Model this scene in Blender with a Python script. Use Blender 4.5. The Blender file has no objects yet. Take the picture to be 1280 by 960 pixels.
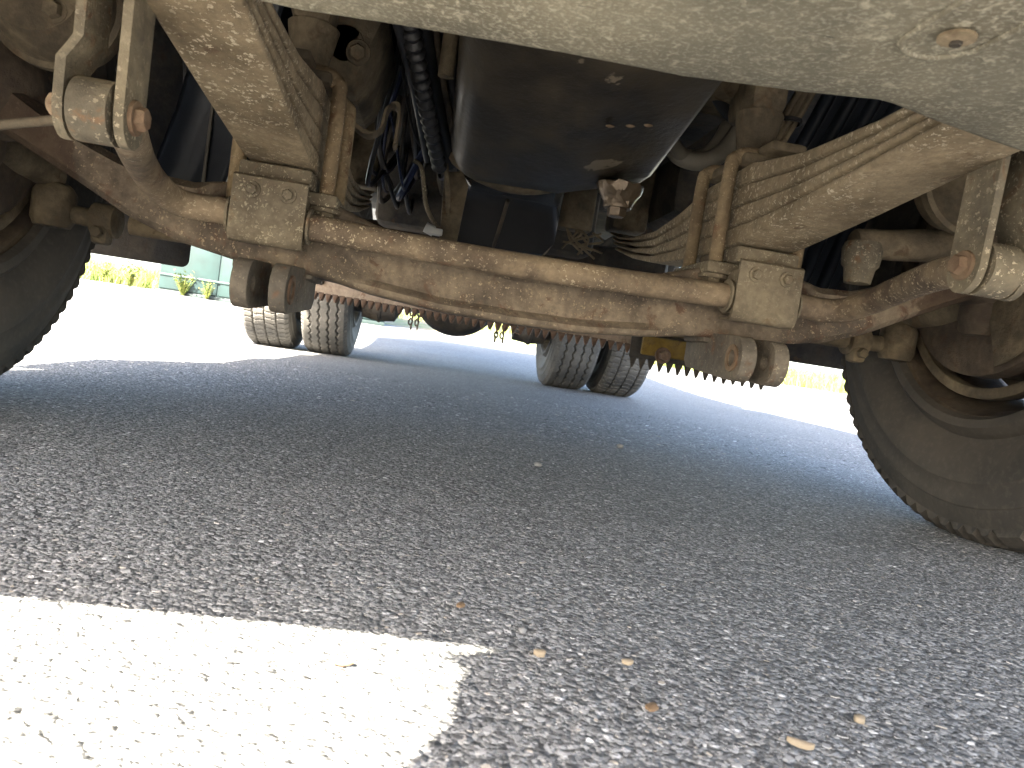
import bpy, bmesh, math, random
import numpy as np
from mathutils import Vector, Matrix
from mathutils.geometry import tessellate_polygon
random.seed(7); rng = np.random.default_rng(7)
PI = math.pi
scene = bpy.context.scene
col = scene.collection

# ---------------------------------------------------------------- camera
CAM = Vector((-0.1265, -1.2186, 0.229))
yaw, pitch, roll = 0.1199, -0.0541, 0.1496
fwd = Vector((math.sin(yaw), math.cos(yaw), 0)); rgt = Vector((math.cos(yaw), -math.sin(yaw), 0)); upv = Vector((0, 0, 1))
f2 = fwd*math.cos(pitch)+upv*math.sin(pitch); u2 = -fwd*math.sin(pitch)+upv*math.cos(pitch)
r3 = rgt*math.cos(roll)+u2*math.sin(roll); u3 = u2*math.cos(roll)-rgt*math.sin(roll)
cam = bpy.data.cameras.new('camera'); cam_o = bpy.data.objects.new('camera', cam); col.objects.link(cam_o)
M = Matrix((r3, u3, -f2)).transposed().to_4x4(); M.translation = CAM
cam_o.matrix_world = M
cam.sensor_width = 36; cam.lens = 36*900/1280; cam.clip_start = 0.01; cam.clip_end = 2000
cam.dof.use_dof = True; cam.dof.focus_distance = 1.25; cam.dof.aperture_fstop = 14
scene.camera = cam_o
# ---------------------------------------------------------------- light
SUN = Vector((0.45, 1.0, -1.0)).normalized()          # the way the light travels
w = bpy.data.worlds.new('World'); scene.world = w; w.use_nodes = True
nt = w.node_tree; bg = nt.nodes['Background']
sky = nt.nodes.new('ShaderNodeTexSky'); sky.sky_type = 'NISHITA'; sky.sun_disc = False; sky.dust_density = 3.2; sky.ozone_density = .6; sky.air_density = 1.0
sky.sun_elevation = math.asin(-SUN.z); sky.sun_rotation = math.atan2(-SUN.x, -SUN.y)
nt.links.new(sky.outputs[0], bg.inputs[0]); bg.inputs[1].default_value = 0.09
sl = bpy.data.lights.new('sun', 'SUN'); sl.energy = 5.0; sl.angle = math.radians(0.5); sl.color = (1, .93, .80)
so = bpy.data.objects.new('sun', sl); col.objects.link(so); so.location = (-4, -9, 9)
so.rotation_euler = SUN.to_track_quat('-Z', 'Y').to_euler()
scene.view_settings.view_transform = 'Standard'; scene.view_settings.look = 'None'
scene.view_settings.gamma = 1; scene.view_settings.exposure = 4.28; scene.view_settings.use_curve_mapping = False
scene.cycles.use_denoising = True; scene.cycles.max_bounces = 7; scene.cycles.diffuse_bounces = 5; scene.cycles.glossy_bounces = 3
scene.cycles.sample_clamp_indirect = 8

# ---------------------------------------------------------------- materials
def hexc(r, g, b): return (r, g, b, 1)
class NT:
    def __init__(s, name):
        s.m = bpy.data.materials.new(name); s.m.use_nodes = True; s.t = s.m.node_tree
        s.b = s.t.nodes['Principled BSDF']; s.tc = s.n('ShaderNodeTexCoord')
    def n(s, typ, **k):
        o = s.t.nodes.new(typ)
        for a, v in k.items(): setattr(o, a, v)
        return o
    def l(s, a, b): s.t.links.new(a, b)
    def noise(s, scale, detail=6, rough=.6, vec=None, dist=0):
        o = s.n('ShaderNodeTexNoise'); o.inputs['Scale'].default_value = scale; o.inputs['Detail'].default_value = detail
        o.inputs['Roughness'].default_value = rough; o.inputs['Distortion'].default_value = dist
        s.l(vec if vec else s.tc.outputs['Object'], o.inputs['Vector']); return o.outputs[0]
    def voro(s, scale, feature='F1', out=0, vec=None):
        o = s.n('ShaderNodeTexVoronoi', feature=feature); o.inputs['Scale'].default_value = scale
        s.l(vec if vec else s.tc.outputs['Object'], o.inputs['Vector']); return o.outputs[out]
    def ramp(s, fac, stops, interp='LINEAR'):
        o = s.n('ShaderNodeValToRGB'); r = o.color_ramp; r.interpolation = interp
        while len(r.elements) < len(stops): r.elements.new(.5)
        for e, (p, c) in zip(r.elements, stops): e.position = p; e.color = c if len(c) == 4 else (*c, 1)
        s.l(fac, o.inputs[0]); return o.outputs[0]
    def mask(s, fac, a, b): return s.ramp(fac, [(a, (0, 0, 0)), (b, (1, 1, 1))])
    def mix(s, fac, a, b, blend='MIX'):
        o = s.n('ShaderNodeMix', data_type='RGBA', blend_type=blend)
        for i, v in ((0, fac), (6, a), (7, b)):
            if hasattr(v, 'links'): s.l(v, o.inputs[i])
            else: o.inputs[i].default_value = v if i == 0 else ((*v, 1) if len(v) == 3 else v)
        return o.outputs[2]
    def math(s, op, a, b=0):
        o = s.n('ShaderNodeMath', operation=op)
        for i, v in ((0, a), (1, b)):
            if hasattr(v, 'links'): s.l(v, o.inputs[i])
            else: o.inputs[i].default_value = v
        return o.outputs[0]
    def bump(s, h, strength=.5, dist=.002, prev=None):
        o = s.n('ShaderNodeBump'); o.inputs['Strength'].default_value = strength; o.inputs['Distance'].default_value = dist
        s.l(h, o.inputs['Height'])
        if prev: s.l(prev, o.inputs['Normal'])
        return o.outputs[0]
    def out(s, colr=None, rough=.8, normal=None, metal=0, spec=.4):
        for k, v in (('Base Color', colr), ('Roughness', rough), ('Normal', normal), ('Metallic', metal), ('Specular IOR Level', spec)):
            if v is None: continue
            if hasattr(v, 'links'): s.l(v, s.b.inputs[k])
            else: s.b.inputs[k].default_value = (*v, 1) if isinstance(v, tuple) and len(v) == 3 else v
        return s.m

def grime(name, metal, dust, rust, *a, stain=None, **k):
    return _grime(name, metal, dust, rust, *a, stain=stain, **k)
def _grime(name, metal, dust, rust, dust_lo=.42, dust_hi=.6, speck=None, speck_at=.64, rough=.85, bump=.7, speck_scale=210, rust_at=.58, stain=None):
    """road dirt caked over old steel: metal below, dust patches, rust blotches, splashed specks"""
    s = NT(name)
    big = s.noise(9, 8, .62); fine = s.noise(70, 8, .7); mid = s.noise(24, 6, .65, dist=.6)
    c = s.mix(s.mask(big, dust_lo, dust_hi), metal, dust)
    c = s.mix(s.mask(mid, rust_at, rust_at+.1), c, rust)
    c = s.mix(s.mask(fine, .38, .68), s.mix(.35, c, (.01, .008, .006)), c)
    pv = s.n('ShaderNodeMix', data_type='VECTOR'); pv.inputs[0].default_value = .012
    nz = s.n('ShaderNodeTexNoise'); nz.inputs['Scale'].default_value = 240; s.l(s.tc.outputs['Object'], nz.inputs['Vector'])
    s.l(s.tc.outputs['Object'], pv.inputs[4]); s.l(nz.outputs['Color'], pv.inputs[5])
    vo = s.n('ShaderNodeTexVoronoi'); vo.inputs['Scale'].default_value = speck_scale; s.l(pv.outputs[1], vo.inputs['Vector'])
    vs = s.n('ShaderNodeSeparateColor'); s.l(vo.outputs['Color'], vs.inputs[0])
    sp = s.math('SUBTRACT', s.math('MULTIPLY', vs.outputs[0], .75), vo.outputs[0])
    h = s.math('ADD', s.math('MULTIPLY', fine, 1.0), s.math('MULTIPLY', mid, .8))
    if speck:
        pat = s.mask(s.noise(7, 5, .6), .4, .66)
        k = s.math('MULTIPLY', s.mask(sp, speck_at-.42, speck_at-.30), s.math('ADD', s.math('MULTIPLY', pat, .85), .1))
        c = s.mix(k, c, speck); h = s.math('ADD', h, s.math('MULTIPLY', k, .5))
    if stain:
        sx = s.n('ShaderNodeSeparateXYZ'); s.l(s.tc.outputs['Object'], sx.inputs[0])
        e = s.math('ADD', s.math('ABSOLUTE', sx.outputs[0]), s.math('MULTIPLY', s.math('SUBTRACT', s.noise(22, 5, .6), .5), .07))
        c = s.mix(s.mask(e, stain, stain+.004), c, s.mix(.75, c, (.05, .028, .016)))
    n = s.bump(h, bump, .003)
    r = s.ramp(mid, [(.3, (rough-.1,)*3), (.7, (min(1, rough+.1),)*3)])
    return s.out(c, r, n)

M_ = {}
M_['axle'] = grime('rusty_dusty_axle_steel', (.085, .065, .048), (.225, .175, .122), (.12, .07, .046), speck=(.36, .28, .18), speck_at=.66, rust_at=.55, stain=.69)
M_['bar'] = grime('scuffed_brown_bar_steel', (.12, .088, .06), (.26, .195, .125), (.15, .085, .052), speck=(.46, .38, .26), speck_at=.6, bump=.5, rust_at=.6)
M_['spring'] = grime('dusty_spring_steel', (.21, .158, .095), (.36, .28, .175), (.17, .11, .066), .36, .6, speck=(.68, .58, .42), speck_at=.56, rust_at=.62, bump=.9, speck_scale=170)
M_['plate'] = grime('dull_bracket_steel', (.13, .104, .07), (.22, .18, .12), (.17, .115, .066), speck=(.5, .44, .31), speck_at=.59, bump=.6, rust_at=.62)
M_['strap'] = grime('grey_link_steel', (.11, .093, .066), (.23, .19, .125), (.17, .095, .05), speck=(.45, .38, .27), speck_at=.62, bump=.7, rust_at=.58)
M_['bolt'] = grime('rusty_bolt_steel', (.15, .09, .055), (.27, .19, .12), (.17, .08, .04), bump=1)
M_['rod'] = grime('dusty_u_bolt_steel', (.17, .12, .068), (.33, .245, .14), (.17, .10, .055), .36, .6, speck=(.5, .4, .26), speck_at=.68, bump=.8)
M_['ear'] = grime('grey_brown_clevis_steel', (.10, .085, .068), (.17, .14, .105), (.14, .085, .055), speck=(.34, .29, .2), speck_at=.68, bump=.5)
M_['dark'] = grime('dark_oily_casting', (.028, .024, .02), (.085, .066, .045), (.055, .038, .026), rough=.6, bump=.8)
M_['cast'] = grime('dusty_brown_casting', (.09, .07, .045), (.2, .155, .096), (.11, .074, .043), bump=.8)
M_['frame'] = grime('black_frame_paint_dusty', (.03, .028, .027), (.1, .08, .058), (.08, .05, .032), .45, .7)
M_['blade'] = grime('weathered_beige_blade_steel', (.3, .21, .14), (.45, .33, .23), (.22, .11, .06), .3, .6, bump=.5)
M_['tooth'] = grime('rust_red_tooth_steel', (.10, .06, .038), (.17, .10, .06), (.16, .065, .03), bump=.6)
M_['blackblade'] = grime('dark_blade_steel', (.03, .027, .025), (.07, .058, .045), (.06, .04, .028), bump=.5)
M_['drum'] = grime('brown_brake_drum', (.06, .043, .03), (.12, .09, .06), (.085, .05, .03), bump=.8)
M_['yellow'] = grime('yellow_paint_worn', (.22, .135, .02), (.19, .135, .06), (.13, .075, .035), .45, .65, bump=.4)

def simple(name, c, rough=.6, bump=.3, bscale=40, var=.3, spec=.4, metal=0):
    s = NT(name); nz = s.noise(bscale, 6, .65); bigv = s.noise(4, 4, .6)
    d = tuple(x*(1-var) for x in c); e = tuple(min(1, x*(1+var)) for x in c)
    cc = s.mix(s.mask(bigv, .35, .65), d, e); cc = s.mix(s.math('MULTIPLY', s.mask(nz, .4, .75), .35), cc, e)
    return s.out(cc, rough, s.bump(nz, bump, .002), metal, spec)
M_['hose'] = simple('grey_rubber_hose', (.19, .17, .135), .6)
M_['blackhose'] = simple('black_rubber_hose', (.018, .018, .02), .45)
M_['blueblack'] = simple('blue_black_plastic_liner', (.021, .026, .036), .38, .15, 60, .35)
M_['blackpan'] = simple('black_painted_gearbox_pan', (.022, .021, .021), .25, .2, 30, .3)
M_['bluehose'] = simple('blue_wiring_sleeve', (.009, .015, .045), .4)
M_['whiteplug'] = simple('white_plastic_connector', (.6, .6, .58), .4)
M_['cab'] = simple('dusty_cab_paint', (.35, .05, .03), .35, .05)
M_['cargo'] = simple('painted_cargo_box', (.3, .3, .3), .5, .1)
M_['glass'] = simple('dark_window_glass', (.02, .025, .03), .05, 0)
M_['copper'] = simple('bright_oily_plug_metal', (.16, .12, .08), .3, .8, 120, .4, .6, .5)

def tyre_mat(name, c, dust):
    s = NT(name); a = s.noise(5, 6, .6); f = s.noise(90, 6, .6)
    cc = s.mix(s.mask(a, .35, .7), c, dust); cc = s.mix(s.math('MULTIPLY', s.mask(f, .5, .7), .25), cc, tuple(x*1.7 for x in dust))
    return s.out(cc, .78, s.bump(f, .25, .002), 0, .3)
M_['tyre'] = tyre_mat('dusty_black_rubber', (.03, .028, .025), (.075, .063, .05))
M_['tread'] = tyre_mat('worn_grey_tread_rubber', (.05, .048, .045), (.13, .12, .105))

# oily sump: dark brown film over steel, glossy where wet, dull where dust stuck
s = NT('oily_sump_paint'); a = s.noise(5, 6, .55); f = s.noise(60, 8, .65); st = s.noise(11, 5, .6)
cc = s.mix(s.mask(a, .45, .62), (.022, .018, .013), (.06, .048, .032)); cc = s.mix(s.mask(st, .66, .69), cc, (.17, .14, .1))
M_['sump'] = s.out(cc, s.ramp(a, [(.4, (.3,)*3), (.65, (.6,)*3)]), s.bump(s.math('ADD', f, s.math('MULTIPLY', st, .6)), .4, .003), 0, .28)
# bumper: grey-green dusty plastic with pale splashes and scratches
s = NT('dusty_bumper_plastic'); a = s.noise(9, 6, .6); f = s.noise(260, 5, .6); g = s.noise(110, 4, .6, dist=.6)
cc = s.mix(s.mask(a, .38, .66), (.13, .114, .08), (.24, .212, .148))
cc = s.mix(s.math('MULTIPLY', s.mask(f, .5, .68), .7), cc, (.46, .43, .33)); cc = s.mix(s.math('MULTIPLY', s.mask(g, .56, .7), .75), cc, (.52, .47, .35))
cc = s.mix(s.math('MULTIPLY', s.mask(s.noise(3.5, 5, .6), .45, .6), .4), cc, (.11, .108, .085))
mp = s.n('ShaderNodeMapping'); mp.inputs['Scale'].default_value = (8, 90, 8); mp.inputs['Rotation'].default_value = (0, 0, .7); s.l(s.tc.outputs['Object'], mp.inputs[0])
sc_ = s.noise(2.4, 2, .5, vec=mp.outputs[0], dist=1.2); cc = s.mix(s.mask(sc_, .71, .735), cc, (.05, .045, .04))
M_['bumper'] = s.out(cc, .7, s.bump(s.math('ADD', f, g), .5, .002))

# asphalt: dark binder, voronoi aggregate, big tone drift
s = NT('worn_asphalt')
P_ = s.tc.outputs['Object']
v1 = s.n('ShaderNodeTexVoronoi'); v1.inputs['Scale'].default_value = 130; s.l(P_, v1.inputs['Vector'])
v2 = s.n('ShaderNodeTexVoronoi'); v2.inputs['Scale'].default_value = 300; s.l(P_, v2.inputs['Vector'])
hs = s.n('ShaderNodeSeparateColor'); s.l(v1.outputs['Color'], hs.inputs[0])
hs2 = s.n('ShaderNodeSeparateColor'); s.l(v2.outputs['Color'], hs2.inputs[0])
stone = s.ramp(hs.outputs[0], [(0, (.05, .05, .05)), (.45, (.135, .135, .134)), (.75, (.22, .22, .217)), (.93, (.3, .298, .29)), (1, (.55, .54, .52))])
stone2 = s.ramp(hs2.outputs[0], [(0, (.05, .05, .05)), (.6, (.13, .13, .128)), (1, (.28, .275, .26))])
isl = s.mask(v1.outputs[0], .62, .45)
cc = s.mix(s.mask(v1.outputs[0], .34, .56), stone, stone2)
cc = s.mix(s.mask(s.noise(380, 3, .6), .6, .72), cc, (.026, .029, .031))
drift = s.noise(1.3, 5, .55); cc = s.mix(s.math('MULTIPLY', s.mask(drift, .4, .7), .22), cc, (.06, .055, .05))
hgt = s.math('ADD', s.math('MULTIPLY', v1.outputs[0], -1), s.math('MULTIPLY', v2.outputs[0], -.5))
M_['asphalt'] = s.out(cc, .85, s.bump(hgt, .9, .006), 0, .35)
s = NT('asphalt_aggregate'); ge = s.n('ShaderNodeNewGeometry')
cc = s.ramp(ge.outputs['Random Per Island'], [(0, (.035, .035, .035)), (.2, (.08, .08, .08)), (.5, (.17, .17, .168)), (.75, (.26, .259, .254)), (.93, (.37, .367, .357)), (.98, (.34, .29, .22)), (1, (.72, .71, .68))])
fz = s.noise(500, 4, .6); cc = s.mix(s.math('MULTIPLY', s.mask(fz, .4, .7), .45), cc, s.mix(.5, cc, (.02, .02, .02)))
M_['stone'] = s.out(cc, .75, s.bump(fz, .4, .001), 0, .4)
s = NT('verge_soil'); a = s.noise(1.5, 6, .6); b = s.noise(30, 5, .6)
M_['soil'] = s.out(s.mix(s.mask(a, .4, .6), (.16, .13, .085), (.07, .10, .03)), .9, s.bump(b, .6, .02))
s = NT('summer_grass'); ge = s.n('ShaderNodeNewGeometry')
M_['grass'] = s.out(s.ramp(ge.outputs['Random Per Island'], [(0, (.055, .095, .016)), (.6, (.10, .125, .025)), (1, (.19, .165, .05))]), .6, None, 0, .3)
s = NT('wood_splinter'); a = s.noise(300, 3, .5)
M_['wood'] = s.out(s.mix(a, (.25, .205, .14), (.19, .14, .085)), .8)
M_['leafbrown'] = simple('dry_brown_litter', (.13, .08, .04), .8, .3, 200)
M_['teal'] = simple('faded_teal_paint', (.008, .021, .02), .55, .1, 15, .2)
M_['tealdark'] = simple('dark_teal_skid_paint', (.005, .013, .012), .6)  # darker teal for the container skid
M_['pebble'] = simple('pale_pebble', (.17, .165, .155), .8, .3, 120)
M_['jacket'] = simple('navy_work_jacket', (.02, .025, .04), .85, .3, 120)
M_['skin'] = simple('skin', (.45, .27, .19), .5, .05, 90, .1)
M_['hair'] = simple('brown_hair', (.06, .04, .025), .6, .8, 150)

# ---------------------------------------------------------------- mesh helpers
def obj(name, bm_or_me, mat, parent=None, angle=38):
    if isinstance(bm_or_me, bmesh.types.BMesh):
        bmesh.ops.recalc_face_normals(bm_or_me, faces=bm_or_me.faces)
        me = bpy.data.meshes.new(name); bm_or_me.to_mesh(me); bm_or_me.free()
    else: me = bm_or_me
    if mat is not None and not me.materials: me.materials.append(M_[mat] if isinstance(mat, str) else mat)
    if angle:
        me.polygons.foreach_set('use_smooth', [True]*len(me.polygons)); me.set_sharp_from_angle(angle=math.radians(angle))
    o = bpy.data.objects.new(name, me); col.objects.link(o)
    if parent: o.parent = parent
    return o
def empty(name, parent=None, loc=(0, 0, 0)):
    o = bpy.data.objects.new(name, None); o.empty_display_size = .05; o.location = loc; col.objects.link(o)
    if parent: o.parent = parent
    return o
def tag(o, label=None, cat=None, group=None, kind=None):
    for k, v in (('label', label), ('category', cat), ('group', group), ('kind', kind)):
        if v: o[k] = v
    return o
def bev(bm, wdt, seg=2, ang=30):
    es = [e for e in bm.edges if len(e.link_faces) == 2 and e.calc_face_angle(0) > math.radians(ang)]
    if es and wdt > 0: bmesh.ops.bevel(bm, geom=es, offset=wdt, segments=seg, profile=.5, affect='EDGES', clamp_overlap=True)
    return bm
def box(c, size, bevel=.004, rot=None, bm=None):
    own = bm is None; b = bmesh.new()
    bmesh.ops.create_cube(b, size=1)
    bmesh.ops.scale(b, vec=size, verts=b.verts)
    bev(b, bevel)
    if rot: bmesh.ops.rotate(b, cent=(0, 0, 0), matrix=rot, verts=b.verts)
    bmesh.ops.translate(b, vec=c, verts=b.verts)
    return b if own else merge(bm, b)
def merge(bm, b):
    me = bpy.data.meshes.new('tmp'); b.to_mesh(me); b.free(); bm.from_mesh(me); bpy.data.meshes.remove(me); return bm
def catmull(pts, n=8):
    pts = [Vector(p) for p in pts]; P = [pts[0]*2-pts[1]]+pts+[pts[-1]*2-pts[-2]]; o = []
    for i in range(1, len(P)-2):
        a, b, c, d = P[i-1:i+3]
        for k in range(n):
            t = k/n
            o.append(.5*((2*b)+(c-a)*t+(2*a-5*b+4*c-d)*t*t+(3*b-a-3*c+d)*t**3))
    o.append(pts[-1]); return o
def rings(bm, R, close=True, caps=True):
    V = [[bm.verts.new(p) for p in r] for r in R]; n = len(R[0])
    for a, b in zip(V, V[1:]):
        for i in range(n if close else n-1):
            j = (i+1) % n
            bm.faces.new((a[i], a[j], b[j], b[i]))
    if caps: bm.faces.new(V[0]); bm.faces.new(V[-1])
    return V
def tube(path, r, seg=14, smooth=8, bm=None, wob=0):
    path = catmull(path, smooth) if smooth else [Vector(p) for p in path]
    bm = bm or bmesh.new(); R = []; n = None; N = len(path)
    for i, p in enumerate(path):
        t = (path[min(i+1, N-1)]-path[max(i-1, 0)]).normalized()
        if n is None: n = t.orthogonal().normalized()
        n = (n-t*n.dot(t)).normalized(); b = t.cross(n)
        rr = r(i/(N-1)) if callable(r) else r
        R.append([p+(n*math.cos(2*PI*k/seg)+b*math.sin(2*PI*k/seg))*rr*(1+wob*random.uniform(-1, 1)) for k in range(seg)])
    rings(bm, R); return bm
def lathe(prof, axis='X', c=(0, 0, 0), seg=48, bm=None, close=False):
    """prof: list of (along axis, radius)"""
    bm = bm or bmesh.new(); c = Vector(c); R = []
    for u, r in prof:
        ring = []
        for k in range(seg):
            a = 2*PI*k/seg; x, y = r*math.cos(a), r*math.sin(a)
            ring.append(c+(Vector((u, x, y)) if axis == 'X' else Vector((x, u, y)) if axis == 'Y' else Vector((x, y, u))))
        R.append(ring)
    if close: R.append(R[0])
    if close:
        V = [[bm.verts.new(p) for p in r] for r in R[:-1]]; V.append(V[0])
        for a, b in zip(V, V[1:]):
            for i in range(seg): bm.faces.new((a[i], a[(i+1) % seg], b[(i+1) % seg], b[i]))
    else: rings(bm, R)
    return bm
def plate(outline, thick, place, holes=(), bevel=.002):
    """2D outline (u,v), extruded along w by thick; place(u,v,w) -> world point"""
    bm = bmesh.new(); loops = [list(outline)]+[list(h) for h in holes]
    flat = [p for L in loops for p in L]
    tris = tessellate_polygon([[Vector((u, v, 0)) for u, v in L] for L in loops])
    A = [bm.verts.new(place(u, v, 0)) for u, v in flat]; B = [bm.verts.new(place(u, v, thick)) for u, v in flat]
    for t in tris:
        bm.faces.new([A[i] for i in t]); bm.faces.new([B[i] for i in reversed(t)])
    k = 0
    for L in loops:
        n = len(L)
        for i in range(n):
            j = (i+1) % n; bm.faces.new((A[k+i], A[k+j], B[k+j], B[k+i]))
        k += n
    bmesh.ops.recalc_face_normals(bm, faces=bm.faces)
    bmesh.ops.dissolve_limit(bm, angle_limit=.02, verts=bm.verts, edges=bm.edges)
    if bevel: bev(bm, bevel, 2, 50)
    return bm
def arc(cx, cy, r, a0, a1, n=10): return [(cx+r*math.cos(math.radians(a0+(a1-a0)*k/n)), cy+r*math.sin(math.radians(a0+(a1-a0)*k/n))) for k in range(n+1)]
def circle(cx, cy, r, n=18): return [(cx+r*math.cos(2*PI*k/n), cy+r*math.sin(2*PI*k/n)) for k in range(n)]
def hexbolt(c, d, r, h, washer=True):
    """bolt head sitting at c, pointing along d"""
    bm = bmesh.new(); d = Vector(d).normalized(); q = d.to_track_quat('Z', 'Y').to_matrix()
    def disc(rad, z0, z1, seg, tw=0, top=.85):
        R = [[Vector(c)+q @ Vector((rr*math.cos(2*PI*k/seg+tw), rr*math.sin(2*PI*k/seg+tw), z)) for k in range(seg)] for rr, z in ((rad, z0), (rad, z1-.2*h), (rad*top, z1))]
        rings(bm, R)
    if washer: disc(r*1.45, 0, h*.3, 20, 0, .95)
    disc(r, h*.2, h, 6, random.uniform(0, 1)); return bm
def lerp(tab, x):
    return float(np.interp(x, [t[0] for t in tab], [t[1] for t in tab]))

# ================================================================ the setting
def terrain_z(x, y):
    r = math.hypot(x*.95, y); z = .033*max(0, r-5)**1.0*min(1, max(0, r-5)/2.5) if r > 5 else 0
    if r > 13: z = .033*8 + .42*(1-math.exp(-(r-13)/3.5))
    return z
def sheet(x0, x1, y0, y1, st):
    bm = bmesh.new(); xs = np.arange(x0, x1+1e-6, st); ys = np.arange(y0, y1+1e-6, st)
    V = [[bm.verts.new((x, y, terrain_z(x, y))) for x in xs] for y in ys]
    for a, b in zip(V, V[1:]):
        for i in range(len(xs)-1): bm.faces.new((a[i], a[i+1], b[i+1], b[i]))
    return bm
def polar(r_list, name, mat, drop=0):
    bm = bmesh.new(); n = 96; V = []
    for r in r_list: V.append([bm.verts.new((r*math.cos(2*PI*k/n), r*math.sin(2*PI*k/n), terrain_z(r*math.cos(2*PI*k/n), r*math.sin(2*PI*k/n))-drop)) for k in range(n)])
    for a, b in zip(V, V[1:]):
        for k in range(n): bm.faces.new((a[k], a[(k+1) % n], b[(k+1) % n], b[k]))
    if r_list[0] < .2: bm.faces.new(V[0])
    return tag(obj(name, bm, mat), kind='structure')
polar([.1, 1, 2, 3, 4, 5, 5.5, 6, 6.5, 7, 7.5, 8, 9, 10, 11, 11.5, 12, 12.6], 'asphalt_yard', 'asphalt')
polar([12.2, 12.7, 13, 13.5, 14, 15, 16, 18, 20, 25, 40, 100, 900], 'verge_ground', 'soil', .012)

# aggregate showing in the worn asphalt near the camera: real low domes
def stones():
    X, Y, Rr, H = [], [], [], []
    def add(n, x0, x1, y0, y1, r0, r1):
        x = rng.uniform(x0, x1, n); y = rng.uniform(y0, y1, n); r = rng.uniform(r0, r1, n)
        X.append(x); Y.append(y); Rr.append(r); H.append(r*rng.uniform(.07, .2, n))
    add(62000, -.75, .95, -1.15, -.2, .001, .0027); add(5000, -.75, .95, -1.15, -.2, .0025, .0048)
    add(26000, -1.3, 1.5, -.2, .7, .0016, .004)
    add(3500, -1.6, 2.0, .7, 2.0, .004, .009)
    x, y, r, h = map(np.concatenate, (X, Y, Rr, H)); n = len(x); k = 6
    ang = np.linspace(0, 2*PI, k, endpoint=False)[None]+rng.uniform(0, 1, (n, 1))
    j = rng.uniform(.65, 1.25, (n, k)); el = rng.uniform(.55, 1, (n, 1)); th = rng.uniform(0, PI, (n, 1))
    def ring(f, z):
        a = f*j*r[:, None]*np.cos(ang); b = f*j*r[:, None]*np.sin(ang)*el
        return np.stack([x[:, None]+a*np.cos(th)-b*np.sin(th), y[:, None]+a*np.sin(th)+b*np.cos(th), z], -1)
    lo = ring(1.05, np.full((n, k), -.001)); hi = ring(.78, h[:, None]*rng.uniform(.6, 1.1, (n, k)))
    top = np.stack([x, y, h*1.02], -1)[:, None]
    V = np.concatenate([lo, hi, top], 1).reshape(-1, 3); m = 2*k+1
    F = []
    for i in range(k):
        q = (i+1) % k; F += [(i, q, k+q), (i, k+q, k+i), (k+i, k+q, 2*k)]
    F = (np.array(F)[None]+(np.arange(n)*m)[:, None, None]).reshape(-1, 3)
    me = bpy.data.meshes.new('aggregate'); me.from_pydata(V.tolist(), [], F.tolist())
    o = obj('asphalt_stones', me, 'stone', angle=50)
    return tag(o, 'grey crushed stone chips bedded in the worn asphalt', 'gravel', kind='stuff')
stones()

def grass():
    V, F = [], []
    def blade(x, y, z, h, wd):
        a = random.uniform(0, 2*PI); lx, ly = random.gauss(0, .35)*h, random.gauss(0, .35)*h; dx, dy = math.cos(a)*wd, math.sin(a)*wd; k = len(V)
        V.extend([(x-dx, y-dy, z), (x+dx, y+dy, z), (x+dx*.7+lx*.4, y+dy*.7+ly*.4, z+h*.6), (x-dx*.7+lx*.4, y-dy*.7+ly*.4, z+h*.6), (x+lx, y+ly, z+h)])
        F.extend([(k, k+1, k+2, k+3), (k+3, k+2, k+4)])
    for _ in range(30000):
        th = random.uniform(-.75, .9); r = 12.35+abs(random.gauss(0, 2.4))
        x, y = r*math.sin(th), r*math.cos(th)
        if -.22 < th < .3 and r < 15: continue
        if -4.9 < x < -.6 and y < 13.4: continue
        if math.sin(x*1.3+y*.7)+math.sin(x*.6-y*1.9) < -.75 and r < 14: continue
        blade(x, y, terrain_z(x, y)-.02, random.uniform(.08, .3), random.uniform(.004, .012))
    me = bpy.data.meshes.new('grass'); me.from_pydata(V, [], F)
    tag(obj('grass', me, 'grass', angle=0), 'sunlit yellow green grass on the verge beyond the yard', 'grass', kind='stuff')
grass()

# ================================================================ the truck
truck = tag(empty('truck'), 'rusty dusty heavy truck seen from below its front bumper, standing on asphalt', 'truck')

# ---- front axle beam
zb = [(0, .263), (.12, .265), (.24, .277), (.30, .288), (.46, .298), (.54, .312), (.61, .336), (.68, .372), (.75, .406), (.82, .438), (.9, .45)]
zt = [(0, .356), (.12, .362), (.24, .385), (.32, .41), (.46, .412), (.52, .404), (.585, .408), (.64, .425), (.71, .452), (.786, .496), (.84, .53), (.9, .54)]
hy = [(0, .046), (.27, .048), (.31, .06), (.46, .06), (.52, .048), (.9, .05)]
rec = [(0, .018), (.24, .017), (.285, .002), (.50, .001), (.9, .001)]
R = []
for k in range(-64, 65):
    x = .9*k/64; ax = abs(x); b, t, h, rc = lerp(zb, ax), lerp(zt, ax), lerp(hy, ax), lerp(rec, ax)
    ft = .011; ch = .012 if ax < .5 else .022
    ft2 = ft+.012
    prof = [(-h+ch*.5, b), (-h, b+ch*.5), (-h, b+ft), (-h+rc, b+ft2), (-h+rc, t-ft2), (-h, t-ft), (-h, t-ch*.5), (-h+ch*.5, t)]
    R.append([Vector((x, y, z)) for y, z in prof+[(-y, z) for y, z in reversed(prof)]])
bm = bmesh.new(); rings(bm, R); bev(bm, .004, 2, 32)
axle = obj('front_axle', bm, 'axle', truck, 50)
for s_ in (-1, 1):
    bm = lathe([(.37, .01), (.372, .04), (.4, .052), (.56, .052), (.585, .045), (.592, .01)], 'Z', (s_*.875, 0, 0), 28)
    obj('kingpin_boss', bm, 'drum', axle)

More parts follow.
